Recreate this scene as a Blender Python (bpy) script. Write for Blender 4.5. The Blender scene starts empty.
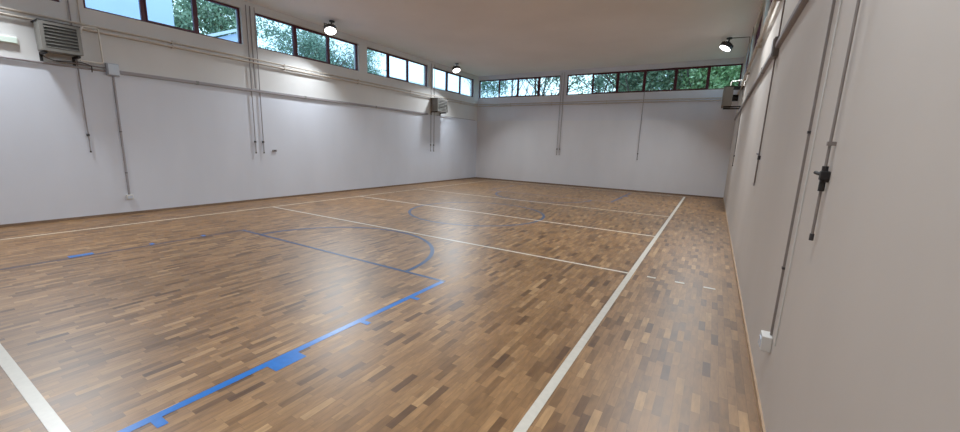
import bpy, bmesh, math, random
from mathutils import Vector, Matrix

scene = bpy.context.scene
COL = scene.collection
PI = math.pi

# ------------------------------------------------------------------ dimensions
XL, XR, YB, YF, H = -10.40, 1.351, 18.488, -4.6, 5.386
SILL, HEAD = 4.25, 5.18
T = 0.26


def lin(c):
    return tuple(((x / 255) / 12.92 if x / 255 <= 0.04045 else ((x / 255 + 0.055) / 1.055) ** 2.4) for x in c) + (1,)


# ------------------------------------------------------------------ materials
def mat(name, rgb, rough=0.5, metal=0.0, noise=0.0, nscale=6.0, bump=0.0, bscale=120.0, coat=0.0):
    m = bpy.data.materials.new(name)
    m.use_nodes = True
    nt = m.node_tree
    b = nt.nodes['Principled BSDF']
    b.inputs['Roughness'].default_value = rough
    b.inputs['Metallic'].default_value = metal
    b.inputs['Coat Weight'].default_value = coat
    tc = nt.nodes.new('ShaderNodeTexCoord')
    n = nt.nodes.new('ShaderNodeTexNoise')
    n.inputs['Scale'].default_value = nscale
    n.inputs['Detail'].default_value = 4
    nt.links.new(tc.outputs['Object'], n.inputs['Vector'])
    r = nt.nodes.new('ShaderNodeValToRGB')
    c = lin(rgb)
    r.color_ramp.elements[0].color = tuple(x * (1 - noise) for x in c[:3]) + (1,)
    r.color_ramp.elements[1].color = tuple(min(1, x * (1 + noise)) for x in c[:3]) + (1,)
    r.color_ramp.elements[0].position = 0.3
    r.color_ramp.elements[1].position = 0.7
    nt.links.new(n.outputs['Fac'], r.inputs['Fac'])
    nt.links.new(r.outputs['Color'], b.inputs['Base Color'])
    if bump:
        n2 = nt.nodes.new('ShaderNodeTexNoise')
        n2.inputs['Scale'].default_value = bscale
        n2.inputs['Detail'].default_value = 3
        nt.links.new(tc.outputs['Object'], n2.inputs['Vector'])
        bp = nt.nodes.new('ShaderNodeBump')
        bp.inputs['Strength'].default_value = bump
        bp.inputs['Distance'].default_value = 0.01
        nt.links.new(n2.outputs['Fac'], bp.inputs['Height'])
        nt.links.new(bp.outputs['Normal'], b.inputs['Normal'])
    return m


def emit(name, rgb, strength):
    m = bpy.data.materials.new(name)
    m.use_nodes = True
    nt = m.node_tree
    nt.nodes.remove(nt.nodes['Principled BSDF'])
    e = nt.nodes.new('ShaderNodeEmission')
    e.inputs['Color'].default_value = lin(rgb)
    e.inputs['Strength'].default_value = strength
    nt.links.new(e.outputs[0], nt.nodes['Material Output'].inputs['Surface'])
    return m


def wall_material(name, low, high):
    """white emulsion; the band above the cable tray keeps an older, creamier coat"""
    m = bpy.data.materials.new(name)
    m.use_nodes = True
    nt = m.node_tree
    b = nt.nodes['Principled BSDF']
    b.inputs['Roughness'].default_value = 0.62
    g = nt.nodes.new('ShaderNodeNewGeometry')
    sep = nt.nodes.new('ShaderNodeSeparateXYZ')
    nt.links.new(g.outputs['Position'], sep.inputs[0])
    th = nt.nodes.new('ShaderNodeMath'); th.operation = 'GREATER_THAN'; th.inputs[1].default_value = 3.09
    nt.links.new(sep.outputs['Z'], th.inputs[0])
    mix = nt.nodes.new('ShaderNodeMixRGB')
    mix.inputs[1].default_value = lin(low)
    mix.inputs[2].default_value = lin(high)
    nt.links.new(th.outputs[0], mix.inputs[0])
    # faint cloudy roller marks and patches
    mp = nt.nodes.new('ShaderNodeMapping'); mp.inputs['Scale'].default_value = (0.7, 0.7, 0.25)
    nt.links.new(g.outputs['Position'], mp.inputs[0])
    n = nt.nodes.new('ShaderNodeTexNoise'); n.inputs['Scale'].default_value = 1.3; n.inputs['Detail'].default_value = 3
    nt.links.new(mp.outputs[0], n.inputs['Vector'])
    mr = nt.nodes.new('ShaderNodeMapRange')
    mr.inputs['From Min'].default_value = 0.3; mr.inputs['From Max'].default_value = 0.7
    mr.inputs['To Min'].default_value = 0.955; mr.inputs['To Max'].default_value = 1.03
    nt.links.new(n.outputs['Fac'], mr.inputs['Value'])
    mul = nt.nodes.new('ShaderNodeMixRGB'); mul.blend_type = 'MULTIPLY'; mul.inputs[0].default_value = 1
    nt.links.new(mix.outputs[0], mul.inputs[1])
    nt.links.new(mr.outputs[0], mul.inputs[2])
    nt.links.new(mul.outputs[0], b.inputs['Base Color'])
    n2 = nt.nodes.new('ShaderNodeTexNoise'); n2.inputs['Scale'].default_value = 3.0; n2.inputs['Detail'].default_value = 6
    nt.links.new(g.outputs['Position'], n2.inputs['Vector'])
    bp = nt.nodes.new('ShaderNodeBump'); bp.inputs['Strength'].default_value = 0.12; bp.inputs['Distance'].default_value = 0.02
    nt.links.new(n2.outputs['Fac'], bp.inputs['Height'])
    nt.links.new(bp.outputs['Normal'], b.inputs['Normal'])
    return m


def parquet_material():
    """finger parquet: short strips running along Y, each with its own tone and grain"""
    m = bpy.data.materials.new('parquet')
    m.use_nodes = True
    nt = m.node_tree
    L = nt.links
    b = nt.nodes['Principled BSDF']
    g = nt.nodes.new('ShaderNodeNewGeometry')
    sep = nt.nodes.new('ShaderNodeSeparateXYZ')
    L.new(g.outputs['Position'], sep.inputs[0])

    def M(op, a, c=None, v=None):
        n = nt.nodes.new('ShaderNodeMath'); n.operation = op
        L.new(a, n.inputs[0])
        if c is not None: L.new(c, n.inputs[1])
        if v is not None: n.inputs[1].default_value = v
        return n.outputs[0]
    W, LEN = 0.058, 0.25
    u = M('DIVIDE', sep.outputs['X'], v=W)
    row = M('FLOOR', u)
    wn = nt.nodes.new('ShaderNodeTexWhiteNoise'); wn.noise_dimensions = '1D'
    L.new(row, wn.inputs['W'])
    v0 = M('DIVIDE', sep.outputs['Y'], v=LEN)
    off = M('MULTIPLY', wn.outputs['Value'], v=7.0)
    v1 = M('ADD', v0, off)
    cell = M('FLOOR', v1)
    comb = nt.nodes.new('ShaderNodeCombineXYZ')
    L.new(row, comb.inputs[0]); L.new(cell, comb.inputs[1])
    w2 = nt.nodes.new('ShaderNodeTexWhiteNoise'); w2.noise_dimensions = '3D'
    L.new(comb.outputs[0], w2.inputs['Vector'])
    ramp = nt.nodes.new('ShaderNodeValToRGB')
    els = ramp.color_ramp.elements
    while len(els) > 1: els.remove(els[0])
    stops = PLANKS
    els[0].position = stops[0][0]; els[0].color = lin(stops[0][1])
    for pos, c in stops[1:]:
        e = els.new(pos); e.color = lin(c)
    L.new(w2.outputs['Value'], ramp.inputs['Fac'])
    # grain, stretched along the strip and shifted per strip
    mp = nt.nodes.new('ShaderNodeVectorMath'); mp.operation = 'MULTIPLY'
    L.new(g.outputs['Position'], mp.inputs[0]); mp.inputs[1].default_value = (34, 7, 1)
    ad = nt.nodes.new('ShaderNodeVectorMath'); ad.operation = 'ADD'
    sc = nt.nodes.new('ShaderNodeVectorMath'); sc.operation = 'SCALE'; sc.inputs['Scale'].default_value = 37
    L.new(w2.outputs['Color'], sc.inputs[0])
    L.new(mp.outputs[0], ad.inputs[0]); L.new(sc.outputs[0], ad.inputs[1])
    gr = nt.nodes.new('ShaderNodeTexNoise'); gr.inputs['Scale'].default_value = 1.0; gr.inputs['Detail'].default_value = 5
    L.new(ad.outputs[0], gr.inputs['Vector'])
    mr = nt.nodes.new('ShaderNodeMapRange')
    mr.inputs['From Min'].default_value = 0.25; mr.inputs['From Max'].default_value = 0.75
    mr.inputs['To Min'].default_value = 0.74; mr.inputs['To Max'].default_value = 1.22
    L.new(gr.outputs['Fac'], mr.inputs['Value'])
    # broad wear variation
    big = nt.nodes.new('ShaderNodeTexNoise'); big.inputs['Scale'].default_value = 0.8; big.inputs['Detail'].default_value = 4
    L.new(g.outputs['Position'], big.inputs['Vector'])
    mb = nt.nodes.new('ShaderNodeMapRange')
    mb.inputs['From Min'].default_value = 0.3; mb.inputs['From Max'].default_value = 0.7
    mb.inputs['To Min'].default_value = 0.88; mb.inputs['To Max'].default_value = 1.12
    L.new(big.outputs['Fac'], mb.inputs['Value'])
    # joints
    fu = M('FRACT', u); fv = M('FRACT', v1)
    def edge(f, w):
        c = M('SUBTRACT', f, v=0.5)
        a = M('ABSOLUTE', c)
        return M('GREATER_THAN', a, v=0.5 - w)
    j = M('MAXIMUM', edge(fu, 0.018), edge(fv, 0.004))
    jd = M('MULTIPLY', j, v=-0.35)
    j1 = M('ADD', jd, v=1.0)
    k = M('MULTIPLY', M('MULTIPLY', mr.outputs[0], mb.outputs[0]), j1)
    mul = nt.nodes.new('ShaderNodeMixRGB'); mul.blend_type = 'MULTIPLY'; mul.inputs[0].default_value = 1
    L.new(ramp.outputs['Color'], mul.inputs[1]); L.new(k, mul.inputs[2])
    L.new(mul.outputs[0], b.inputs['Base Color'])
    # satin varnish, slightly uneven
    rr = nt.nodes.new('ShaderNodeMapRange')
    rr.inputs['To Min'].default_value = FLOOR_ROUGH[0]; rr.inputs['To Max'].default_value = FLOOR_ROUGH[1]
    L.new(w2.outputs['Value'], rr.inputs['Value'])
    L.new(rr.outputs[0], b.inputs['Roughness'])
    b.inputs['Specular IOR Level'].default_value = 0.65
    bn = nt.nodes.new('ShaderNodeTexNoise'); bn.inputs['Scale'].default_value = 9; bn.inputs['Detail'].default_value = 3
    L.new(g.outputs['Position'], bn.inputs['Vector'])
    bp = nt.nodes.new('ShaderNodeBump'); bp.inputs['Strength'].default_value = 0.10; bp.inputs['Distance'].default_value = 0.01
    L.new(bn.outputs['Fac'], bp.inputs['Height'])
    L.new(bp.outputs['Normal'], b.inputs['Normal'])
    return m


def glass_material():
    m = bpy.data.materials.new('window_glass')
    m.use_nodes = True
    nt = m.node_tree
    nt.nodes.remove(nt.nodes['Principled BSDF'])
    t = nt.nodes.new('ShaderNodeBsdfTransparent'); t.inputs[0].default_value = (0.90, 0.95, 0.96, 1)
    gl = nt.nodes.new('ShaderNodeBsdfGlossy'); gl.inputs['Roughness'].default_value = 0.02
    f = nt.nodes.new('ShaderNodeFresnel'); f.inputs['IOR'].default_value = 1.45
    mx = nt.nodes.new('ShaderNodeMixShader')
    g = nt.nodes.new('ShaderNodeNewGeometry')   # a thin sheet: reflect on the outer face only, at most a quarter
    inv = nt.nodes.new('ShaderNodeMath'); inv.operation = 'SUBTRACT'; inv.inputs[0].default_value = 1.0
    nt.links.new(g.outputs['Backfacing'], inv.inputs[1])
    mn = nt.nodes.new('ShaderNodeMath'); mn.operation = 'MINIMUM'; mn.inputs[1].default_value = 0.22
    nt.links.new(f.outputs[0], mn.inputs[0])
    mu = nt.nodes.new('ShaderNodeMath'); mu.operation = 'MULTIPLY'
    nt.links.new(inv.outputs[0], mu.inputs[0]); nt.links.new(mn.outputs[0], mu.inputs[1])
    nt.links.new(mu.outputs[0], mx.inputs[0]); nt.links.new(t.outputs[0], mx.inputs[1]); nt.links.new(gl.outputs[0], mx.inputs[2])
    nt.links.new(mx.outputs[0], nt.nodes['Material Output'].inputs['Surface'])
    return m


def leaf_material(name, a, b_, c):
    m = bpy.data.materials.new(name)
    m.use_nodes = True
    nt = m.node_tree
    nt.nodes.remove(nt.nodes['Principled BSDF'])
    g = nt.nodes.new('ShaderNodeNewGeometry')
    r = nt.nodes.new('ShaderNodeValToRGB')
    r.color_ramp.elements[0].color = lin(a)
    r.color_ramp.elements[1].color = lin(c)
    e = r.color_ramp.elements.new(0.5); e.color = lin(b_)
    nt.links.new(g.outputs['Random Per Island'], r.inputs[0])
    d = nt.nodes.new('ShaderNodeBsdfDiffuse'); t = nt.nodes.new('ShaderNodeBsdfTranslucent')
    nt.links.new(r.outputs[0], d.inputs[0]); nt.links.new(r.outputs[0], t.inputs[0])
    mx = nt.nodes.new('ShaderNodeMixShader'); mx.inputs[0].default_value = 0.5
    nt.links.new(d.outputs[0], mx.inputs[1]); nt.links.new(t.outputs[0], mx.inputs[2])
    nt.links.new(mx.outputs[0], nt.nodes['Material Output'].inputs['Surface'])
    return m


# ------------------------------------------------------------------ tunables
CEIL = (240, 238, 243)
PLANKS = [(0.0, (86, 58, 33)), (0.06, (106, 75, 43)), (0.25, (125, 92, 57)), (0.6, (136, 101, 64)), (0.92, (146, 111, 72)), (1.0, (164, 129, 88))]
FLOOR_ROUGH = (0.40, 0.44)
SKY_STRENGTH = 2.0
LAMP_W = 106.0
EXPOSURE = 0.5

MAT = dict(
    wall_cool=wall_material('cool_lit_wall_paint', (215, 219, 229), (213, 212, 211)), wall_mid=wall_material('white_wall_paint', (222, 222, 226), (218, 220, 228)), wall_warm=wall_material('warm_lit_wall_paint', (198, 190, 183), (206, 198, 189)), floor=parquet_material(), glass=glass_material(),  # side walls share one white; cool and dimmer warm light is coloured in
    ceiling=mat('ceiling_paint', CEIL, 0.8, noise=0.03, nscale=0.6, bump=0.1, bscale=4),
    frame=mat('maroon_window_frame', (84, 26, 40), 0.4, noise=0.1),
    sill=mat('window_sill_paint', (214, 212, 208), 0.5, noise=0.02),
    white_line=mat('white_floor_paint', (196, 191, 180), 0.35, noise=0.05, nscale=20),
    blue_line=mat('blue_floor_tape', (18, 104, 182), 0.36, noise=0.08, nscale=20),
    worn_line=mat('worn_cream_floor_paint', (204, 188, 166), 0.45, noise=0.1, nscale=5),
    cream_line=mat('cream_floor_paint', (208, 196, 182), 0.42, noise=0.08, nscale=9),
    dark_line=mat('dark_worn_line', (74, 66, 76), 0.4, noise=0.15, nscale=8),
    blue_worn=mat('worn_blue_floor_paint', (62, 82, 112), 0.4, noise=0.15, nscale=8),
    blue_dim=mat('blue_floor_paint', (46, 74, 114), 0.36, noise=0.08, nscale=20),
    skirt=mat('oak_skirting', (176, 146, 116), 0.5, noise=0.12, nscale=9),
    skirt_dark=mat('worn_skirting', (128, 106, 88), 0.5, noise=0.12, nscale=9),
    galv=mat('galvanised_steel', (156, 152, 156), 0.5, 0.05, noise=0.08, nscale=30),
    rod=mat('grey_rod', (150, 144, 146), 0.45, 0.0, noise=0.05),
    bracket=mat('dark_bracket', (62, 58, 60), 0.5, 0.2, noise=0.1),
    cream=mat('cream_pipe_paint', (200, 191, 180), 0.45, noise=0.04),
    pipe_white=mat('white_pipe_paint', (220, 216, 208), 0.45, noise=0.03),
    heater=mat('grey_heater_casing', (124, 121, 116), 0.5, 0.1, noise=0.05),
    slat=mat('heater_louvre', (130, 128, 124), 0.45, 0.2, noise=0.05),
    rod_shaded=mat('shaded_rod_grey', (134, 125, 120), 0.5, 0.0, noise=0.05),  # shaded copy of the rod grey; right-wall shade is in the colour
    grille=mat('heater_grille_back', (84, 82, 80), 0.6, 0.2, noise=0.05),
    dark=mat('dark_metal', (38, 34, 34), 0.6, 0.2, noise=0.1),
    box=mat('grey_blue_plastic', (168, 174, 188), 0.4, noise=0.03),
    boxlid=mat('clear_grey_lid', (196, 204, 216), 0.2, noise=0.03),
    plastic=mat('white_plastic', (212, 210, 206), 0.45, noise=0.03),
    housing=mat('lamp_housing', (70, 68, 72), 0.5, 0.3, noise=0.1),
    lens=emit('lamp_lens', (255, 253, 250), 4.0),
    diffuser=mat('pale_diffuser', (212, 226, 216), 0.3, noise=0.03),
    bark=mat('bark', (92, 82, 76), 0.9, noise=0.3, nscale=8, bump=0.5, bscale=20),
    leaf_blue=leaf_material('leaf_grey_green', (92, 112, 104), (134, 158, 144), (184, 204, 186)),
    leaf_green=leaf_material('leaf_green', (94, 112, 96), (142, 164, 138), (200, 216, 190)),
    leaf_bright=leaf_material('leaf_bright_green', (112, 138, 100), (170, 196, 148), (220, 236, 202)),
    pale=mat('pale_blue_render', (202, 214, 246), 0.8, noise=0.03, nscale=1),
    white_wall=mat('white_render', (226, 230, 238), 0.8, noise=0.03, nscale=1),
    roof=mat('pale_roof', (182, 190, 200), 0.7, noise=0.08, nscale=2),
    ground=mat('outdoor_ground', (128, 134, 108), 0.95, noise=0.25, nscale=1.5, bump=0.3, bscale=10),
)


# ------------------------------------------------------------------ mesh builder
class MB:
    def __init__(self):
        self.v = []; self.f = []; self.smooth = []

    def add(self, vs, fs, smooth=False):
        o = len(self.v)
        self.v += [Vector(x) for x in vs]
        self.f += [tuple(i + o for i in f) for f in fs]
        self.smooth += [smooth] * len(fs)
        return self

    def box(self, a, b, M=None, bevel=0.0):
        (x0, y0, z0), (x1, y1, z1) = a, b
        if x0 > x1: x0, x1 = x1, x0
        if y0 > y1: y0, y1 = y1, y0
        if z0 > z1: z0, z1 = z1, z0
        if bevel > 0:
            bm = bmesh.new()
            bmesh.ops.create_cube(bm, size=1.0)
            for v in bm.verts:
                v.co = Vector(((x0 + x1) / 2 + v.co.x * (x1 - x0), (y0 + y1) / 2 + v.co.y * (y1 - y0), (z0 + z1) / 2 + v.co.z * (z1 - z0)))
            bmesh.ops.bevel(bm, geom=bm.edges[:], offset=bevel, segments=2, affect='EDGES', profile=0.5)
            bm.verts.index_update()
            vs = [v.co.copy() for v in bm.verts]; fs = [[v.index for v in f.verts] for f in bm.faces]
            bm.free()
        else:
            vs = [Vector(p) for p in ((x0, y0, z0), (x1, y0, z0), (x1, y1, z0), (x0, y1, z0), (x0, y0, z1), (x1, y0, z1), (x1, y1, z1), (x0, y1, z1))]
            fs = [(0, 3, 2, 1), (4, 5, 6, 7), (0, 1, 5, 4), (1, 2, 6, 5), (2, 3, 7, 6), (3, 0, 4, 7)]
        if M is not None: vs = [M @ v for v in vs]
        return self.add(vs, fs)

    def tube(self, pts, r, n=10, caps=True):
        pts = [Vector(p) for p in pts]
        rs = r if isinstance(r, (list, tuple)) else [r] * len(pts)
        rings = []
        ref = None
        for i, p in enumerate(pts):
            d = (pts[min(i + 1, len(pts) - 1)] - pts[max(i - 1, 0)]).normalized()
            if ref is None:
                ref = Vector((0, 0, 1)) if abs(d.z) < 0.9 else Vector((1, 0, 0))
            x = ref.cross(d).normalized(); y = d.cross(x).normalized(); ref = y
            rings.append([p + (x * math.cos(2 * PI * k / n) + y * math.sin(2 * PI * k / n)) * rs[i] for k in range(n)])
            ref = d.cross(x) if False else y.cross(Vector((0, 0, 0))) if False else ref
        vs = [v for R in rings for v in R]
        fs = []
        for i in range(len(pts) - 1):
            for k in range(n):
                a = i * n + k; b = i * n + (k + 1) % n
                fs.append((a, b, b + n, a + n))
        self.add(vs, fs, True)
        if caps:
            self.add(rings[0][::-1], [tuple(range(n))]); self.add(rings[-1], [tuple(range(n))])
        return self

    def cyl(self, a, b, r, n=20):
        return self.tube([a, b], r, n)

    def poly(self, pts, z):
        self.add([(x, y, z) for x, y in pts], [tuple(range(len(pts)))])
        return self

    def ring(self, cx, cy, r0, r1, a0, a1, z, n=64):
        vs = []
        for i in range(n + 1):
            a = a0 + (a1 - a0) * i / n
            vs += [(cx + r0 * math.cos(a), cy + r0 * math.sin(a), z), (cx + r1 * math.cos(a), cy + r1 * math.sin(a), z)]
        fs = [(2 * i, 2 * i + 1, 2 * i + 3, 2 * i + 2) for i in range(n)]
        return self.add(vs, fs)

    def build(self, name, m, parent=None, origin=(0, 0, 0)):
        me = bpy.data.meshes.new(name)
        o = Vector(origin)
        me.from_pydata([v - o for v in self.v], [], self.f)
        me.polygons.foreach_set('use_smooth', self.smooth)
        me.materials.append(MAT[m] if isinstance(m, str) else m)
        me.update()
        bm = bmesh.new(); bm.from_mesh(me)
        bmesh.ops.recalc_face_normals(bm, faces=bm.faces) if name not in ('foliage',) and len(self.f) < 20000 and not getattr(self, 'flat', False) else None
        bm.to_mesh(me); bm.free()
        ob = bpy.data.objects.new(name, me)
        COL.objects.link(ob)
        ob.location = o
        if parent is not None:
            ob.parent = parent
            ob.location = o - (parent.location if parent.type == 'EMPTY' or True else Vector())
            # parents never rotate before their children are built
            p = parent.parent
            while p is not None:
                ob.location -= p.location
                p = p.parent
        return ob


def tag(o, label=None, cat=None, group=None, kind=None):
    if label: o['label'] = label
    if cat: o['category'] = cat
    if group: o['group'] = group
    if kind: o['kind'] = kind
    return o


def thing(name, loc, label, cat, group=None, kind=None):
    o = bpy.data.objects.new(name, None)
    o.empty_display_size = 0.1
    COL.objects.link(o)
    o.location = loc
    return tag(o, label, cat, group, kind)


def copy_tree(o, parent=None):
    c = o.copy(); COL.objects.link(c); c.parent = parent
    for ch in [x for x in bpy.data.objects if x.parent == o]:
        copy_tree(ch, c)
    return c


# ------------------------------------------------------------------ openings
LEFT_WIN = [(-0.85, 2.82, [0.40, 1.60]), (3.15, 6.27, [4.165, 5.205]), (6.66, 10.29, [7.87, 9.07]), (10.69, 14.23, [11.83, 12.97]), (14.58, 18.10, [15.74, 16.88])]
RIGHT_WIN = [(-0.85, 2.75, [0.40, 1.60]), (3.15, 6.27, [4.165, 5.205]), (6.74, 10.30, [7.92, 9.14]), (10.90, 14.35, [11.93, 13.08]), (14.80, 18.24, [15.87, 17.02])]
BACK_WIN = [(-10.37, -5.86, [-9.17, -8.08, -6.95]), (-5.53, 1.33, [-4.33, -3.23, -2.12, -0.92, 0.24])]


def wall_with_openings(name, axis, c0, c1, a, b, wins, label, paint):
    """axis 'x': wall plane normal along X between x=c0..c1, running from y=a..b"""
    m = MB()

    def bx(s, e, z0, z1):
        if axis == 'x': m.box((c0, s, z0), (c1, e, z1))
        else: m.box((s, c0, z0), (e, c1, z1))
    bx(a, b, -0.3, SILL)
    bx(a, b, HEAD, H + 0.2)
    cur = a
    for w in wins:
        bx(cur, w[0], SILL, HEAD); cur = w[1]
    bx(cur, b, SILL, HEAD)
    return tag(m.build(name, paint), label, 'wall', kind='structure')


wall_with_openings('wall_left', 'x', XL - T, XL, YF, YB + T, LEFT_WIN, 'long white left wall with high strip windows', 'wall_cool')
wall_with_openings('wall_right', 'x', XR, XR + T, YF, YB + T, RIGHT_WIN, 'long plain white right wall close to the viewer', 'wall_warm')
wall_with_openings('wall_back', 'y', YB, YB + T, XL, XR, BACK_WIN, 'far white end wall with two ribbon windows under the ceiling', 'wall_mid')
tag(MB().box((XL - T, YF - T, -0.3), (XR + T, YF, H + 0.2)).build('wall_front', 'wall_mid'), 'plain white near end wall behind the viewer', 'wall', kind='structure')
tag(MB().box((XL - T, YF - T, H), (XR + T, YB + T, H + 0.25)).build('ceiling', 'ceiling'), 'flat plain off-white ceiling over the whole hall', 'ceiling', kind='structure')
floor = tag(MB().box((XL, YF, -0.2), (XR, YB, 0)).build('floor', 'floor'), 'short-strip oak parquet sports floor', 'floor', kind='structure')

# skirtings
tag(MB().box((XL, YF, 0), (XL + 0.015, YB, 0.05)).build('baseboard_left', 'skirt_dark'), 'thin wooden skirting along the left wall', 'baseboard', kind='structure')
tag(MB().box((XL + 0.015, YB - 0.015, 0), (XR - 0.015, YB, 0.05)).build('baseboard_back', 'skirt_dark'), 'thin wooden skirting along the end wall', 'baseboard', kind='structure')
tag(MB().box((XR - 0.014, YF, 0), (XR, YB, 0.055)).build('baseboard_right', 'skirt'), 'light wooden skirting along the right wall', 'baseboard', kind='structure')

# ------------------------------------------------------------------ windows
win_no = 0


def window(axis, plane, sgn, s, e, mulls, label, opening=None):
    """plane: inner wall face, sgn: outward direction along the axis"""
    global win_no
    win_no += 1
    d0, d1 = plane + sgn * 0.07, plane + sgn * 0.13

    def P(t, d, z): return (d, t, z) if axis == 'x' else (t, d, z)
    org = P((s + e) / 2, d0, SILL)
    w = thing('window_%d' % win_no, org, label, 'window', kind='structure')
    fr = MB(); F = 0.05
    fr.box(P(s, d0, SILL), P(e, d1, SILL + F)); fr.box(P(s, d0, HEAD - F), P(e, d1, HEAD))
    fr.box(P(s, d0, SILL + F), P(s + F, d1, HEAD - F)); fr.box(P(e - F, d0, SILL + F), P(e, d1, HEAD - F))
    fo = fr.build('window_frame', 'frame', w, org)
    for q in mulls:
        h = 0.052 if (opening and any(abs(q - t) < 1e-6 for t in opening)) else 0.032
        mu = MB().box(P(q - h, d0, SILL + F), P(q + h, d1, HEAD - F))
        mu.build('mullion', 'frame', w, P(q, d0, SILL))
    edges = [s + F] + list(mulls) + [e - F]
    for i in range(len(edges) - 1):
        a = edges[i] + (0.03 if i else 0); b = edges[i + 1] - (0.03 if i < len(edges) - 2 else 0)
        dm = (d0 + d1) / 2
        MB().box(P(a, dm - 0.003, SILL + F), P(b, dm + 0.003, HEAD - F)).build('pane', 'glass', w, P((a + b) / 2, dm, SILL + F))
        if opening and 0 < i < len(edges) - 2:
            sash = MB(); q0, q1 = a + 0.0, b; S = 0.028; i0, i1 = d0 - sgn * 0.018, d0
            sash.box(P(q0, i0, SILL + F), P(q1, i1, SILL + F + S)); sash.box(P(q0, i0, HEAD - F - S), P(q1, i1, HEAD - F))
            sash.box(P(q0, i0, SILL + F + S), P(q0 + S, i1, HEAD - F - S)); sash.box(P(q1 - S, i0, SILL + F + S), P(q1, i1, HEAD - F - S))
            sash.build('sash', 'frame', w, P((q0 + q1) / 2, i0, SILL + F))
    MB().box(P(s, plane + sgn * 0.0, SILL - 0.0), P(e, d0, SILL + 0.012)).build('window_sill', 'sill', w, P((s + e) / 2, plane, SILL))
    return w


names_l = ['high left window nearest the viewer, cut by the frame edge', 'high left window showing a pale building and a white roof',
           'high left window filled with tree foliage behind the ceiling lamp', 'high left window with leaves in its first pane only',
           'high left window in the far corner above the small heater']
for (s, e, q), l in zip(LEFT_WIN, names_l):
    window('x', XL, -1, s, e, q, l, opening=q)
window('y', YB, 1, *BACK_WIN[0], 'four-pane end wall window with bare branches against the sky', opening=[BACK_WIN[0][2][-1]])
window('y', YB, 1, *BACK_WIN[1], 'six-pane end wall window with dense green trees outside', opening=BACK_WIN[1][2][1:])
names_r = ['high right window above the viewer', 'second high right window from the near end', 'third high right window from the near end',
           'high right window seen edge-on as a pale sliver', 'high right window seen edge-on in the far right corner']
for (s, e, q), l in zip(RIGHT_WIN, names_r):
    window('x', XR, 1, s, e, q, l, opening=q)

# ------------------------------------------------------------------ floor markings (parts of the floor)
CW, CN, CF = -9.09, 0.575, 17.92
Z1, Z2 = 0.003, 0.002
CCX = -4.515


def mark(name, mb, m, label=None):
    mb.flat = True
    o = mb.build(name, m, floor)
    if label: o['label'] = label
    return o


def rect(x0, y0, x1, y1, z): return MB().poly([(x0, y0), (x1, y0), (x1, y1), (x0, y1)], z)


h = 0.036
mark('sideline', rect(-h, CN - h, h, CF + h, Z1), 'white_line', 'white sideline nearest the right wall')
mark('sideline', rect(CW - 0.032, CN - h, CW + 0.032, CF + h, Z1), 'worn_line', 'white sideline along the left wall')
mark('end_line', rect(CW + h, CN - h, -h, CN + h, Z1), 'white_line', 'white end line at the near end')
mark('end_line', rect(CW + h, CF - h, -h, CF + h, Z1), 'white_line', 'white end line at the far end')
for yy, nm, lb, k, lm in ((6.0, 'attack_line', 'near white attack line', 0.027, 'white_line'), (9.0, 'centre_line', 'white centre line', 0.032, 'cream_line'), (12.03, 'attack_line', 'far worn attack line', 0.035, 'worn_line')):
    mark(nm, rect(CW + h, yy - k, -h, yy + k, Z1), lm, lb)
for x0, x1 in ((0.225, 0.34), (0.59, 0.71), (0.94, 1.08)):
    mark('dash', rect(x0, 5.975, x1, 6.03, Z1), 'white_line', 'short white dash extending the attack line')
mark('centre_circle', MB().ring(CCX, 9.0, 1.775, 1.845, 0, 2 * PI, Z2, 96), 'blue_worn', 'dull blue centre circle')
KR, KL, FT = -2.04, -6.93, 4.09


def key(sign, base, blue, tape, first):
    """key of a minibasket court; sign +1 opens towards +Y"""
    f = lambda y: base + sign * y
    d = FT - CN
    t = 0.028
    mark('free_throw_line', rect(KL - t, f(d) - t, KR + t, f(d) + t, Z2), blue, 'blue free throw line')
    mark('free_throw_arc', MB().ring(CCX - 0.01, f(d), 1.785, 1.85, 0.0165 if sign > 0 else PI + 0.0165, PI - 0.0165 if sign > 0 else 2 * PI - 0.0165, Z2, 64), blue, 'blue free throw half circle')
    for x, s, mm in ((KR, 1, tape), (KL, -1, 'dark_line')):
        kk = 0.034 if s > 0 else 0.030
        mark('lane_line', rect(x - kk, f(0.036), x + kk, f(d) - sign * t, Z2), mm, 'blue lane line' if s > 0 else 'thin dark lane line')
        for y0, y1, w in ((0.33, 0.39, 0.10), (1.09, 1.36, 0.12), (2.05, 2.11, 0.10), (2.82, 2.88, 0.10)):
            mark('lane_mark', rect(x + s * 0.034, f(y0), x + s * (0.034 + w), f(y1), Z2), tape, 'bright blue lane space mark')


key(1, CN, 'blue_dim', 'blue_line', True)
key(-1, 18 - CN, 'blue_dim', 'blue_dim', False)

# ------------------------------------------------------------------ pipes, trays, conduits
def pipe_run(name, pts, r, m, label, cat, group=None, clips=None):
    o = thing(name, pts[0], label, cat, group)
    MB().tube(pts, r, 10).build('tube', m, o, pts[0])
    for c in clips or []:
        a, b = c
        MB().box(a, b).build('clip', 'bracket' if m != 'cream' else 'cream', o, a)
    return o


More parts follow.
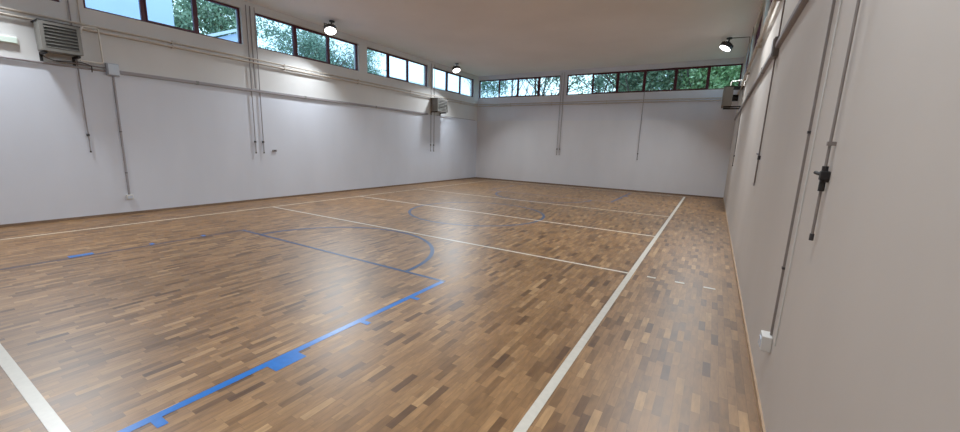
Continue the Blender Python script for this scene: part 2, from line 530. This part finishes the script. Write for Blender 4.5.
G = 'cream heating pipes under the windows'
for z, up in ((3.93, 'upper'), (3.835, 'lower')):
    pipe_run('heating_pipe', [(XL + 0.06, YF + 0.05, z), (XL + 0.06, YB - 0.10, z)], 0.021, 'cream', up + ' of the two cream heating pipes on the left wall', 'pipe', G,
             [((XL, y - 0.012, z - 0.03), (XL + 0.085, y + 0.012, z + 0.03)) for y in (1.9, 4.6, 7.4, 10.2, 13.0, 16.8)])
    pipe_run('heating_pipe', [(XR - 0.06, YF + 0.05, z), (XR - 0.06, YB - 0.10, z)], 0.021, 'cream', up + ' of the two cream heating pipes on the right wall', 'pipe', G,
             [((XR, y - 0.012, z - 0.03), (XR - 0.085, y + 0.012, z + 0.03)) for y in (1.9, 4.6, 6.9, 9.6, 12.6)])
    pipe_run('heating_pipe', [(XL + 0.10, YB - 0.06, z), (XR - 0.10, YB - 0.06, z)], 0.019, 'cream', up + ' of the two cream heating pipes on the end wall', 'pipe', G,
             [((x - 0.012, YB, z - 0.03), (x + 0.012, YB - 0.085, z + 0.03)) for x in (-8.4, -6.2, -3.6, -1.1)])

ZT = 3.095


def tray(xw, s, y0, y1, label):
    o = thing('cable_tray', (xw, y0, ZT), label, 'cable tray')
    MB().box((xw, y0, ZT - 0.036), (xw + s * 0.04, y1, ZT + 0.036)).build('channel', 'galv', o, (xw, y0, ZT))
    MB().box((xw + s * 0.04, y0, ZT - 0.026), (xw + s * 0.046, y1, ZT + 0.026)).build('cover', 'rod', o, (xw, y0, ZT))
    y = y0 + 1.5
    while y < y1 - 0.5:
        MB().box((xw, y - 0.03, ZT - 0.042), (xw + s * 0.05, y + 0.03, ZT + 0.042)).build('joint', 'slat', o, (xw, y, ZT))
        y += 3.0
    return o


tray(XL, 1, 3.56, 14.2, 'long grey cable tray along the left wall')
tray(XR, -1, 6.375, YB - 0.12, 'grey cable tray along the right wall beyond the junction box')
tray(XR, -1, YF + 0.1, 6.165, 'grey cable tray along the right wall on the near side of the junction box')
pipe_run('cable_conduit', [(XL + 0.03, YF + 0.1, 3.085), (XL + 0.03, 3.34, 3.085)], 0.020, 'rod', 'slim grey conduit running to the grey-blue junction box on the left wall', 'conduit')
pipe_run('cable_conduit', [(XL + 0.03, 2.62, 3.15), (XL + 0.03, 3.34, 3.15)], 0.014, 'rod', 'short thin conduit under the louvred heater on the left wall', 'conduit')
pipe_run('cable_conduit', [(XL + 0.03, 14.86, 3.10), (XL + 0.03, YB - 0.3, 3.10)], 0.012, 'rod', 'thin grey conduit in the far left corner past the small heater', 'conduit')

# junction boxes
jb = thing('junction_box', (XL, 3.50, 3.12), 'grey-blue junction box with a glossy lid on the left wall cable line', 'junction box')
MB().box((XL, 3.345, 3.00), (XL + 0.09, 3.555, 3.25), bevel=0.008).build('housing', 'box', jb, (XL, 3.5, 3.12))
MB().box((XL + 0.09, 3.36, 3.015), (XL + 0.115, 3.54, 3.235), bevel=0.008).build('lid', 'boxlid', jb, (XL + 0.09, 3.5, 3.12))
jb = thing('junction_box', (XR, 6.27, 3.09), 'dark grey junction box where the right wall tray meets a rod', 'junction box')
MB().box((XR, 6.17, 2.97), (XR - 0.06, 6.37, 3.20), bevel=0.008).build('housing', 'slat', jb, (XR, 6.27, 3.09))
MB().box((XR - 0.06, 6.185, 2.985), (XR - 0.07, 6.355, 3.185), bevel=0.006).build('lid', 'rod', jb, (XR - 0.09, 6.27, 3.09))

# power drops with socket box
def power_drop(xw, s, y, z0, z1, label, w=0.028, m='galv', d=0.035):
    o = thing('power_drop', (xw, y, z0), label, 'conduit')
    MB().box((xw, y - w, z0 + 0.05), (xw + s * d, y + w, z1)).build('trunking', m, o, (xw, y, z0))
    for z in (z0 + 0.55, z0 + 1.45):
        MB().box((xw, y - w - 0.004, z - 0.008), (xw + s * (d + 0.003), y + w + 0.004, z + 0.008)).build('clip', 'bracket', o, (xw, y, z))
    b = MB().box((xw, y - 0.06, z0 - 0.05), (xw + s * 0.06, y + 0.06, z0 + 0.06), bevel=0.006).build('socket_box', 'plastic', o, (xw, y, z0))
    MB().box((xw + s * 0.06, y - 0.042, z0 - 0.03), (xw + s * 0.066, y + 0.042, z0 + 0.03)).build('socket_cover', 'boxlid', b, (xw + s * 0.06, y, z0))
    return o


power_drop(XL, 1, 3.455, 0.385, 2.995, 'grey trunking dropping from the left junction box to a low white socket', 0.015)
power_drop(XR, -1, 3.34, 0.50, 3.045, 'grey trunking dropping to a white socket on the right wall', 0.010, 'rod_shaded', 0.013)
pipe_run('thin_conduit', [(XR - 0.004, 3.16, 0.56), (XR - 0.004, 3.16, 3.045)], 0.004, 'plastic', 'thin pale cable beside the grey trunking on the right wall', 'conduit')
sb = thing('wall_socket', (XL, 7.02, 1.43), 'tiny dark wall socket right of the two left wall rods', 'socket')
MB().box((XL, 6.89, 1.41), (XL + 0.025, 7.02, 1.47), bevel=0.004).build('plate', 'rod', sb, (XL, 7.02, 1.43))
MB().box((XL + 0.025, 6.925, 1.425), (XL + 0.03, 6.985, 1.455)).build('outlet', 'bracket', sb, (XL + 0.025, 7.02, 1.43))


# window winder rods -------------------------------------------------
def winder(wall, t, z0, z1, label, zc, big=False, off=0.035, r=0.011, hook=False, group='window winder rods'):
    def P(a, d, z):
        if wall == 'L': return (XL + d, a, z)
        if wall == 'R': return (XR - d, a, z)
        return (a, YB - d, z)
    o = thing('window_winder', P(t, 0, z0), label, 'window winder', group)
    MB().cyl(P(t, off, z0), P(t, off, z1), r).build('rod', 'rod_shaded' if wall == 'R' else 'rod', o, P(t, off, z0))
    q = 0.012 if wall == 'R' else 0.02
    MB().box(P(t - q, 0, zc - 0.025), P(t + q, off + 0.012, zc + 0.025), bevel=0.004).build('bracket', 'bracket', o, P(t, 0, zc))
    if big:
        c = MB().cyl(P(t, off, zc - 0.07), P(t, off, zc + 0.055), 0.013, 14)
        c.box(P(t - 0.018, 0.0, zc - 0.015), P(t + 0.018, off + 0.016, zc + 0.03), bevel=0.004)
        c.build('gearbox', 'dark', o, P(t, off, zc))
        MB().cyl(P(t + 0.02, off, zc + 0.01), P(t + 0.115, off + 0.014, zc + 0.018), 0.009, 12).build('crank_handle', 'dark', o, P(t, off, zc))
        MB().box(P(t - 0.010, 0, zc + 0.155), P(t + 0.010, off + 0.012, zc + 0.175)).build('clip', 'rod_shaded', o, P(t, 0, zc + 0.36))
    if hook:
        MB().cyl(P(t, off, zc + 0.03), P(t + 0.16, off + 0.01, zc + 0.05), 0.010, 10).build('crank_handle', 'bracket', o, P(t, off, zc))
        MB().tube([P(t, off, z0), P(t + 0.02, off, z0 - 0.03), P(t + 0.07, off, z0 - 0.035), P(t + 0.10, off, z0 - 0.01)], r, 8).build('hook', 'rod', o, P(t, off, z0))
    else:
        MB().cyl(P(t, off, z0 - 0.025), P(t, off, z0 + 0.01), r * 1.5, 12).build('end_knob', 'bracket', o, P(t, off, z0))
    return o


winder('L', 2.92, 1.41, HEAD + 0.1, 'thin winder rod hanging below the nearest louvred heater', 1.745)
winder('L', 6.39, 1.39, HEAD + 0.1, 'left rod of the pair halfway along the left wall', 1.69)
winder('L', 6.62, 1.39, HEAD + 0.1, 'right rod of the pair halfway along the left wall', 1.69)
winder('L', 14.42, 1.47, HEAD + 0.1, 'left rod of the pair under the far left heater', 1.74)
winder('L', 14.65, 1.47, HEAD + 0.1, 'right rod of the pair under the far left heater', 1.74)
winder('B', -5.775, 1.48, HEAD + 0.1, 'left rod of the pair on the end wall', 1.74)
winder('B', -5.64, 1.48, HEAD + 0.1, 'right rod of the pair on the end wall', 1.74)
winder('B', -2.06, 1.41, SILL + 0.02, 'single thin rod hanging from the six-pane end window', 1.66)
winder('R', 2.66, 1.40, HEAD + 0.1, 'nearest rod on the right wall with a dark gearbox and handle', 1.70, big=True, off=0.022, r=0.0065)
winder('R', 6.24, 1.44, HEAD + 0.1, 'middle rod on the right wall with a hooked lower end', 1.76, off=0.02, r=0.009, hook=True)
winder('R', 13.9, 1.46, HEAD + 0.1, 'farthest thin rod on the right wall near the corner', 1.74, off=0.02, r=0.009)
pipe_run('short_conduit', [(XL + 0.03, 3.06, 3.96), (XL + 0.03, 3.06, HEAD + 0.1)], 0.010, 'cream', 'short pale conduit on the pier between the two nearest left windows', 'conduit')
pipe_run('short_conduit', [(XL + 0.03, 6.50, 3.16), (XL + 0.03, 6.50, HEAD + 0.1)], 0.014, 'rod', 'grey conduit between the paired rods, ending at the left tray', 'conduit')

# ------------------------------------------------------------------ louvred fan heaters
def heater(x, s, y0, y1, z0, z1, d, gap, label):
    """s: direction into the room"""
    a, b = x + s * gap, x + s * (gap + d)
    org = (x, (y0 + y1) / 2, z0)
    o = thing('fan_heater', org, label, 'heater', 'louvred fan heaters')
    body = MB()
    body.box((a, y0, z0), (b - s * 0.05, y1, z1), bevel=0.012)
    body.build('casing', 'heater', o, org)
    fr = MB(); w = 0.055
    x0, x1 = b - s * 0.05, b
    fr.box((x0, y0, z0), (x1, y1, z0 + w)); fr.box((x0, y0, z1 - w), (x1, y1, z1))
    fr.box((x0, y0, z0 + w), (x1, y0 + w, z1 - w)); fr.box((x0, y1 - w, z0 + w), (x1, y1, z1 - w))
    fr.build('front_frame', 'heater', o, org)
    MB().box((x0 + s * 0.001, y0 + w, z0 + w), (x0 + s * 0.008, y1 - w, z1 - w)).build('grille_back', 'grille', o, org)
    n = 7
    for i in range(n):
        zc = z0 + w + (i + 0.5) * (z1 - z0 - 2 * w) / n
        M = Matrix.Translation((x0 + s * 0.028, 0, zc)) @ Matrix.Rotation(s * math.radians(38), 4, 'Y')
        MB().box((-0.032, y0 + w, -0.003), (0.032, y1 - w, 0.003), M).build('louvre', 'slat', o, (x0, (y0 + y1) / 2, zc))
    for yy in (y0 + 0.05, y1 - 0.05):
        br = MB()
        br.box((x, yy - 0.02, z0 - 0.045), (b - s * 0.06, yy + 0.02, z0 - 0.005))
        br.box((x, yy - 0.02, z0 - 0.16), (x + s * 0.03, yy + 0.02, z0 - 0.005))
        br.build('bracket', 'dark', o, (x, yy, z0))
    top = MB()
    top.box((x, y0 - 0.01, z1 - 0.005), (b, y1 + 0.01, z1 + 0.012))
    top.build('top_edge', 'dark', o, (x, y0, z1))
    return o


heater(XL, 1, 2.38, 2.93, 3.27, 3.79, 0.33, 0.10, 'large louvred fan heater at the upper left, nearest the viewer')
heater(XL, 1, 14.40, 15.18, 3.24, 3.80, 0.32, 0.10, 'far left louvred fan heater near the corner, above two rods')
heater(XR, -1, 15.0, 15.75, 3.28, 3.86, 0.27, 0.26, 'fan heater on the right wall in the far corner, seen side-on')


def loop(name, pts, r, m, label, cat='pipe'):
    # rounded corners
    P = [Vector(p) for p in pts]; out = [P[0]]
    for i in range(1, len(P) - 1):
        a = (P[i - 1] - P[i]).normalized(); b = (P[i + 1] - P[i]).normalized(); k = min(0.05, (P[i - 1] - P[i]).length / 3, (P[i + 1] - P[i]).length / 3)
        for t in (0, .25, .5, .75, 1):
            out.append((P[i] + a * k) * (1 - t) ** 2 + P[i] * 2 * t * (1 - t) + (P[i] + b * k) * t * t)
    out.append(P[-1])
    return tag(MB().tube(out, r, 8).build(name, m, None, pts[0]), label, cat)


loop('supply_pipe', [(XL + 0.25, 2.98, 3.72), (XL + 0.22, 3.02, 3.86), (XL + 0.10, 3.29, 3.90), (XL + 0.10, 3.30, 3.22), (XL + 0.22, 2.92, 3.20)], 0.014, 'pipe_white', 'white looped pipe on the right of the nearest heater')
loop('gas_hose', [(XL + 0.06, 2.44, 3.80), (XL + 0.06, 2.44, 3.20), (XL + 0.12, 2.60, 3.13), (XL + 0.20, 2.92, 3.17), (XL + 0.08, 3.12, 3.14), (XL + 0.05, 3.12, 3.02)], 0.010, 'bracket', 'thin dark hose curling under the nearest heater', 'hose')
loop('supply_pipe', [(XL + 0.25, 15.19, 3.72), (XL + 0.16, 15.48, 3.80), (XL + 0.16, 15.52, 3.36), (XL + 0.22, 15.19, 3.30)], 0.014, 'pipe_white', 'white looped pipe on the right of the far left heater')
loop('supply_pipe', [(XR - 0.35, 15.1, 3.88), (XR - 0.35, 15.1, 4.02), (XR - 0.06, 15.0, 4.04), (XR - 0.06, 15.0, 3.95)], 0.014, 'pipe_white', 'white pipe over the right wall corner heater')
mo = MB().cyl((XR - 0.255, 15.3, 3.55), (XR - 0.10, 15.3, 3.55), 0.10, 16)
tag(mo.build('fan_motor', 'dark', None, (XR - 0.1, 15.3, 3.55)), 'round dark fan motor between the corner heater and right wall', 'motor')

# emergency light at the left frame edge
el = thing('emergency_light', (XL, 1.9, 3.40), 'slim pale emergency light on the left wall beside the heater', 'light fixture')
MB().box((XL, 1.62, 3.335), (XL + 0.035, 2.17, 3.475), bevel=0.006).build('housing', 'plastic', el, (XL, 1.9, 3.4))
MB().box((XL + 0.035, 1.64, 3.350), (XL + 0.07, 2.15, 3.460), bevel=0.010).build('diffuser', 'diffuser', el, (XL + 0.035, 1.9, 3.4))


# ------------------------------------------------------------------ ceiling floodlights
def floodlight():
    """base at the ceiling (local origin), aimed down and towards local -X... rotated by the caller"""
    o = thing('ceiling_floodlight', (0, 0, 0), 'x', 'ceiling light', 'round ceiling floodlights')
    MB().cyl((0, 0, 0), (0, 0, -0.03), 0.07, 20).build('mount', 'housing', o)
    M = Matrix.Translation((0.05, -0.10, -0.24)) @ Matrix.Rotation(math.radians(-26), 4, 'Y') @ Matrix.Rotation(math.radians(-14), 4, 'X')
    yo = MB()
    yo.tube([(0, 0, -0.03), (0.01, -0.04, -0.12)], 0.016, 8)
    yo.tube([M @ Vector((0, -0.17, -0.03)), M @ Vector((0, -0.17, 0.10)), M @ Vector((0, 0, 0.14)), M @ Vector((0, 0.17, 0.10)), M @ Vector((0, 0.17, -0.03))], 0.010, 8)
    yo.build('yoke', 'housing', o)
    bd = MB()
    n = 32
    prof = [(0.05, 0.11), (0.09, 0.10), (0.11, 0.05), (0.155, 0.02), (0.165, -0.03), (0.165, -0.055), (0.150, -0.060), (0.148, -0.045), (0.0, -0.045)]
    vs = []
    for r, z in prof:
        for k in range(n):
            vs.append(M @ Vector((r * math.cos(2 * PI * k / n), r * math.sin(2 * PI * k / n), z)))
    fs = [(i * n + k, i * n + (k + 1) % n, (i + 1) * n + (k + 1) % n, (i + 1) * n + k) for i in range(len(prof) - 1) for k in range(n)]
    fs.append(tuple(range(n)))
    bd.add(vs, fs)
    for k in range(16):
        R = M @ Matrix.Rotation(2 * PI * k / 16, 4, 'Z')
        bd.box((0.09, -0.004, 0.0), (0.16, 0.004, 0.07), R)
    bd.build('housing', 'housing', o)
    ln = MB(); n = 32
    prof = [(0.145, -0.050), (0.10, -0.062), (0.05, -0.068), (0.001, -0.070)]
    vs = [M @ Vector((r * math.cos(2 * PI * k / n), r * math.sin(2 * PI * k / n), z)) for r, z in prof for k in range(n)]
    fs = [(i * n + k, i * n + (k + 1) % n, (i + 1) * n + (k + 1) % n, (i + 1) * n + k) for i in range(len(prof) - 1) for k in range(n)]
    ln.add(vs, fs, True)
    ln.build('lens', 'lens', o)
    return o, M


proto, LM = floodlight()
lamps = [((-9.67, 8.60, H), 0, 'nearer glowing floodlight above the left windows'),
         ((-9.62, 15.30, H), 0, 'farther glowing floodlight above the left windows, near the corner'),
         ((0.78, 15.33, H), PI, 'glowing floodlight on a dark mount by the right wall'),
         ((-9.67, 1.9, H), 0, 'floodlight at the near end above the left windows'),
         ((0.66, 8.60, H), PI, 'floodlight halfway along the right side of the ceiling'),
         ((0.66, 1.9, H), PI, 'floodlight above the viewer by the right wall')]
for i, (loc, rz, lb) in enumerate(lamps):
    o = proto if i == 0 else copy_tree(proto)
    o.location = loc
    o['label'] = lb
    o.scale = (1.15, 1.15, 1.15)
    # right hand lamps lean into the room the other way but keep leaning towards the near end
    if rz: o.scale = (-1.15, 1.15, 1.15)
    ld = bpy.data.lights.new('floodlight_beam', 'AREA')
    ld.shape = 'DISK'; ld.size = 0.36; ld.energy = LAMP_W
    ld.spread = math.radians(138)
    ld.color = (0.88, 0.95, 1.0)
    lo = bpy.data.objects.new('floodlight_beam', ld)
    COL.objects.link(lo)
    S = Matrix.Diagonal((-1.15 if rz else 1.15, 1.15, 1.15, 1))
    c = Matrix.Translation(loc) @ S @ LM
    pos = c @ Vector((0, 0, -0.085)); nrm = (c.to_3x3() @ Vector((0, 0, -1))).normalized()
    lo.location = pos
    lo.rotation_euler = nrm.to_track_quat('-Z', 'Y').to_euler()
pipe_run('lamp_cable', [(0.80, 15.33, H - 0.012), (XR - 0.02, 15.40, H - 0.012)], 0.012, 'rod', 'thin cable on the ceiling from the right lamp to the wall', 'cable')
pipe_run('wall_edge_conduit', [(XR - 0.03, 15.40, H - 0.02), (XR - 0.03, 15.40, 3.98)], 0.012, 'rod', 'thin conduit running down from the right lamp cable to the pipes', 'conduit')

# ------------------------------------------------------------------ outside
tag(MB().box((-90, -30, -0.6), (60, 110, -0.31)).build('ground', 'ground'), 'open ground outside the hall', 'ground', kind='structure')


def tree(x, y, hgt, trunk_r, crown, cz, nleaf, leaf, m, label, seed, fork=3, size=0.16):
    """branching trunk with clustered leaves; crown = ellipsoid radii"""
    rnd = random.Random(seed)
    g = -0.32
    o = thing('tree', (x, y, g), label, 'tree', 'trees outside the windows')
    wood = MB(); tips = []
    base = Vector((x, y, g)); C = Vector((x, y, cz))

    def branch(p, d, L, r, lvl):
        pts = [p.copy()]; rs = [r]; n = 4
        for i in range(n):
            d = (d + Vector((rnd.uniform(-.22, .22), rnd.uniform(-.22, .22), rnd.uniform(-.05, .15)))).normalized()
            p = p + d * (L / n)
            pts.append(p.copy()); rs.append(r * (1 - 0.45 * (i + 1) / n))
            if lvl >= 1: tips.append((p.copy(), lvl))
        wood.tube(pts, rs, 6 if lvl else 9)
        if lvl < 3:
            for k in range(fork + (1 if lvl == 0 else 0)):
                t = rnd.randint(2, n)
                a = rnd.uniform(0, 2 * PI)
                nd = (d * 0.9 + Vector((math.cos(a), math.sin(a), rnd.uniform(-0.1, 0.5))) * rnd.uniform(.5, .95)).normalized()
                branch(pts[t], nd, L * rnd.uniform(.55, .75), rs[t] * 0.62, lvl + 1)
    branch(base, Vector((0, 0, 1)), hgt * 0.42, trunk_r, 0)
    wood.build('trunk', 'bark', o, base)
    fol = MB()
    clusters = []
    for _ in range(int(nleaf / 34)):
        if tips and rnd.random() < 0.55:
            c = rnd.choice(tips)[0] + Vector([rnd.gauss(0, .25) for _ in range(3)])
            e = c - C
            k = math.sqrt((e.x / crown[0]) ** 2 + (e.y / crown[1]) ** 2 + (e.z / crown[2]) ** 2)
            if k > 1.15:
                c = C + e * (rnd.uniform(.6, 1.1) / k)
        else:
            while True:
                q = Vector([rnd.uniform(-1, 1) for _ in range(3)])
                if 0.15 < q.length < 1: break
            c = C + Vector((q.x * crown[0], q.y * crown[1], q.z * crown[2]))
        clusters.append(c)
    vs = []; fs = []
    for c in clusters:
        sp = rnd.uniform(.18, .42)
        for _ in range(34):
            p = c + Vector((rnd.gauss(0, sp), rnd.gauss(0, sp), rnd.gauss(0, sp * .7)))
            a = Vector([rnd.gauss(0, 1) for _ in range(3)]).normalized()
            b = a.cross(Vector([rnd.gauss(0, 1) for _ in range(3)])).normalized()
            s = size * rnd.uniform(.6, 1.2)
            i = len(vs)
            vs += [p - a * s * .5, p + b * s * .22, p + a * s * .5, p - b * s * .22]
            fs.append((i, i + 1, i + 2, i + 3))
    fol.v = vs; fol.f = fs; fol.smooth = [False] * len(fs)
    fol.build('foliage', m, o, base)
    return o


# left side
tree(-24.0, 11.6, 13, .22, (2.2, 1.7, 3.2), 9.0, 9000, 0, 'leaf_green', 'leafy green tree behind the white roof outside the left windows', 1, size=.25)
tree(-23.0, 15.9, 12, .20, (2.2, 2.6, 3.0), 8.2, 8000, 0, 'leaf_blue', 'grey-green tree outside the left window by the nearer floodlight', 2, size=.19)
tree(-24.5, 20.2, 12, .22, (2.4, 2.6, 3.0), 8.6, 8000, 0, 'leaf_blue', 'grey-green tree at the right end of the foliage outside the left windows', 3, size=.19)
tree(-23.5, 23.3, 10, .14, (1.4, 1.0, 2.4), 8.4, 3230, 0, 'leaf_blue', 'sparse tree edging into the fourth left window', 4, size=.19)
b = thing('building', (-19.5, 3.0, -0.32), 'tall pale blue building close outside the nearest left windows', 'building')
MB().box((-22.5, -4.5, -0.32), (-16.5, 7.2, 9.5)).build('wall', 'pale', b, (-19.5, 3.0, -0.32))
MB().box((-22.7, -4.7, 9.5), (-16.3, 7.4, 9.75)).build('roof', 'roof', b, (-19.5, 3.0, 9.5))
b = thing('building', (-18.5, 9.9, -0.32), 'low building with a sloping white roof outside the second left window', 'building')
g = MB()
gx0, gx1 = -20.5, -16.6
pr = [(8.35, -0.32), (10.05, -0.32), (10.05, 6.25), (9.2, 5.90), (8.35, 5.50)]
g.add([(gx1, y, z) for y, z in pr] + [(gx0, y, z) for y, z in pr], [(0, 1, 2, 3, 4), (9, 8, 7, 6, 5), (0, 5, 6, 1), (1, 6, 7, 2), (2, 7, 8, 3), (3, 8, 9, 4), (4, 9, 5, 0)])
g.build('wall', 'pale', b, (-18.5, 9.9, -0.32))
for (ya, za), (yb, zb) in (((8.05, 5.44), (10.15, 6.38)),):
    g = MB()
    g.add([(x, y, z + dz) for x in (gx0 - .15, gx1 + .15) for (y, z) in ((ya, za), (yb, zb)) for dz in (0, .12)],
          [(0, 1, 3, 2), (4, 6, 7, 5), (0, 4, 5, 1), (2, 3, 7, 6), (1, 5, 7, 3), (0, 2, 6, 4)])
    g.build('roof', 'white_wall', b, (-18.5, 9.9, 6))
b = thing('building', (-55, 66, -0.32), 'distant long pale building low in the two farthest left windows', 'building')
MB().box((-60, 50, -0.32), (-50.5, 84, 12.9)).build('wall', 'white_wall', b, (-55, 66, -0.32))
g = MB()
g.add([(-50.0, 49.5, 12.9), (-60.5, 49.5, 12.9), (-55, 49.5, 14.4), (-50.0, 84.5, 12.9), (-60.5, 84.5, 12.9), (-55, 84.5, 14.4)],
      [(0, 1, 2), (5, 4, 3), (0, 2, 5, 3), (1, 4, 5, 2), (0, 3, 4, 1)])
g.build('roof', 'roof', b, (-55, 66, 12.9))

# beyond the end wall
tree(-14.6, 27.6, 11, .15, (1.5, 1.3, 2.2), 7.6, 3910, 0, 'leaf_blue', 'sparse tree outside the corner pane of the end wall', 11, size=.19)
tree(-11.8, 27.2, 12, .16, (1.4, 1.3, 1.6), 8.4, 2200, 0, 'leaf_blue', 'thin tree with sky showing through, left of the trunks', 12, size=.19)
tree(-10.4, 26.0, 13, .19, (1.5, 1.5, 2.0), 8.6, 2550, 0, 'leaf_blue', 'tree with bare forked trunks outside the four-pane end window', 13, size=.19)
tree(-8.9, 26.2, 13, .19, (1.3, 1.5, 2.2), 8.0, 2600, 0, 'leaf_blue', 'tree with dark leaning limbs outside the four-pane end window', 14, size=.19)
tree(-6.7, 25.6, 12, .15, (1.2, 1.4, 2.0), 6.4, 2300, 0, 'leaf_blue', 'light branched tree outside the first panes of the six-pane window', 15, size=.19)
tree(-3.1, 25.0, 12, .2, (1.5, 1.5, 2.8), 6.4, 14000, 0, 'leaf_green', 'dense green tree outside the middle of the six-pane window', 16, size=.25)
tree(-1.2, 26.6, 12, .2, (1.9, 1.6, 3.0), 6.6, 17000, 0, 'leaf_green', 'dense green tree right of the middle of the six-pane window', 17, size=.25)
tree(0.9, 25.2, 12, .2, (2.1, 1.6, 3.0), 6.4, 21850, 0, 'leaf_bright', 'dense bright green tree outside the right end of the six-pane window', 18, size=.25)
tree(3.4, 26.2, 12, .2, (1.9, 1.6, 3.0), 6.4, 13300, 0, 'leaf_bright', 'green tree past the right corner of the hall', 19, size=.25)

# ------------------------------------------------------------------ world
w = bpy.data.worlds.new('sky')
scene.world = w
w.use_nodes = True
nt = w.node_tree
bg = nt.nodes['Background']
tc = nt.nodes.new('ShaderNodeTexCoord')
mp = nt.nodes.new('ShaderNodeMapping'); mp.inputs['Scale'].default_value = (1, 1, 2.5)
nz = nt.nodes.new('ShaderNodeTexNoise'); nz.inputs['Scale'].default_value = 2.2; nz.inputs['Detail'].default_value = 5
rp = nt.nodes.new('ShaderNodeValToRGB')
rp.color_ramp.elements[0].position = 0.38; rp.color_ramp.elements[0].color = (0.42, 0.68, 0.96, 1)
rp.color_ramp.elements[1].position = 0.62; rp.color_ramp.elements[1].color = (0.60, 0.84, 0.93, 1)
nt.links.new(tc.outputs['Generated'], mp.inputs[0]); nt.links.new(mp.outputs[0], nz.inputs['Vector'])
nt.links.new(nz.outputs['Fac'], rp.inputs[0]); nt.links.new(rp.outputs[0], bg.inputs[0])
bg.inputs['Strength'].default_value = SKY_STRENGTH

# ------------------------------------------------------------------ camera
cam = bpy.data.cameras.new('camera')
co = bpy.data.objects.new('camera', cam)
COL.objects.link(co)
R = ((0.85398129, -0.12457381, 0.50517059), (0.51928224, 0.14325409, -0.84251066), (0.03258701, 0.98181446, 0.18702528))
M = Matrix(R).to_4x4(); M.translation = (0.8517, 0.1007, 1.8014)
co.matrix_world = M
cam.sensor_width = 36; cam.sensor_fit = 'HORIZONTAL'
cam.lens = 386.05 * 36 / 960
cam.shift_x = 2.52 / 960; cam.shift_y = 2.67 / 960
cam.clip_start = 0.02; cam.clip_end = 300
scene.camera = co

scene.view_settings.view_transform = 'Standard'
scene.view_settings.look = 'None'
scene.view_settings.gamma = 1
scene.view_settings.use_curve_mapping = False
scene.view_settings.exposure = EXPOSURE
cy = scene.cycles
cy.max_bounces = 10; cy.diffuse_bounces = 6; cy.glossy_bounces = 4; cy.transparent_max_bounces = 16
cy.use_denoising = True
cy.sample_clamp_indirect = 8
cy.caustics_reflective = False
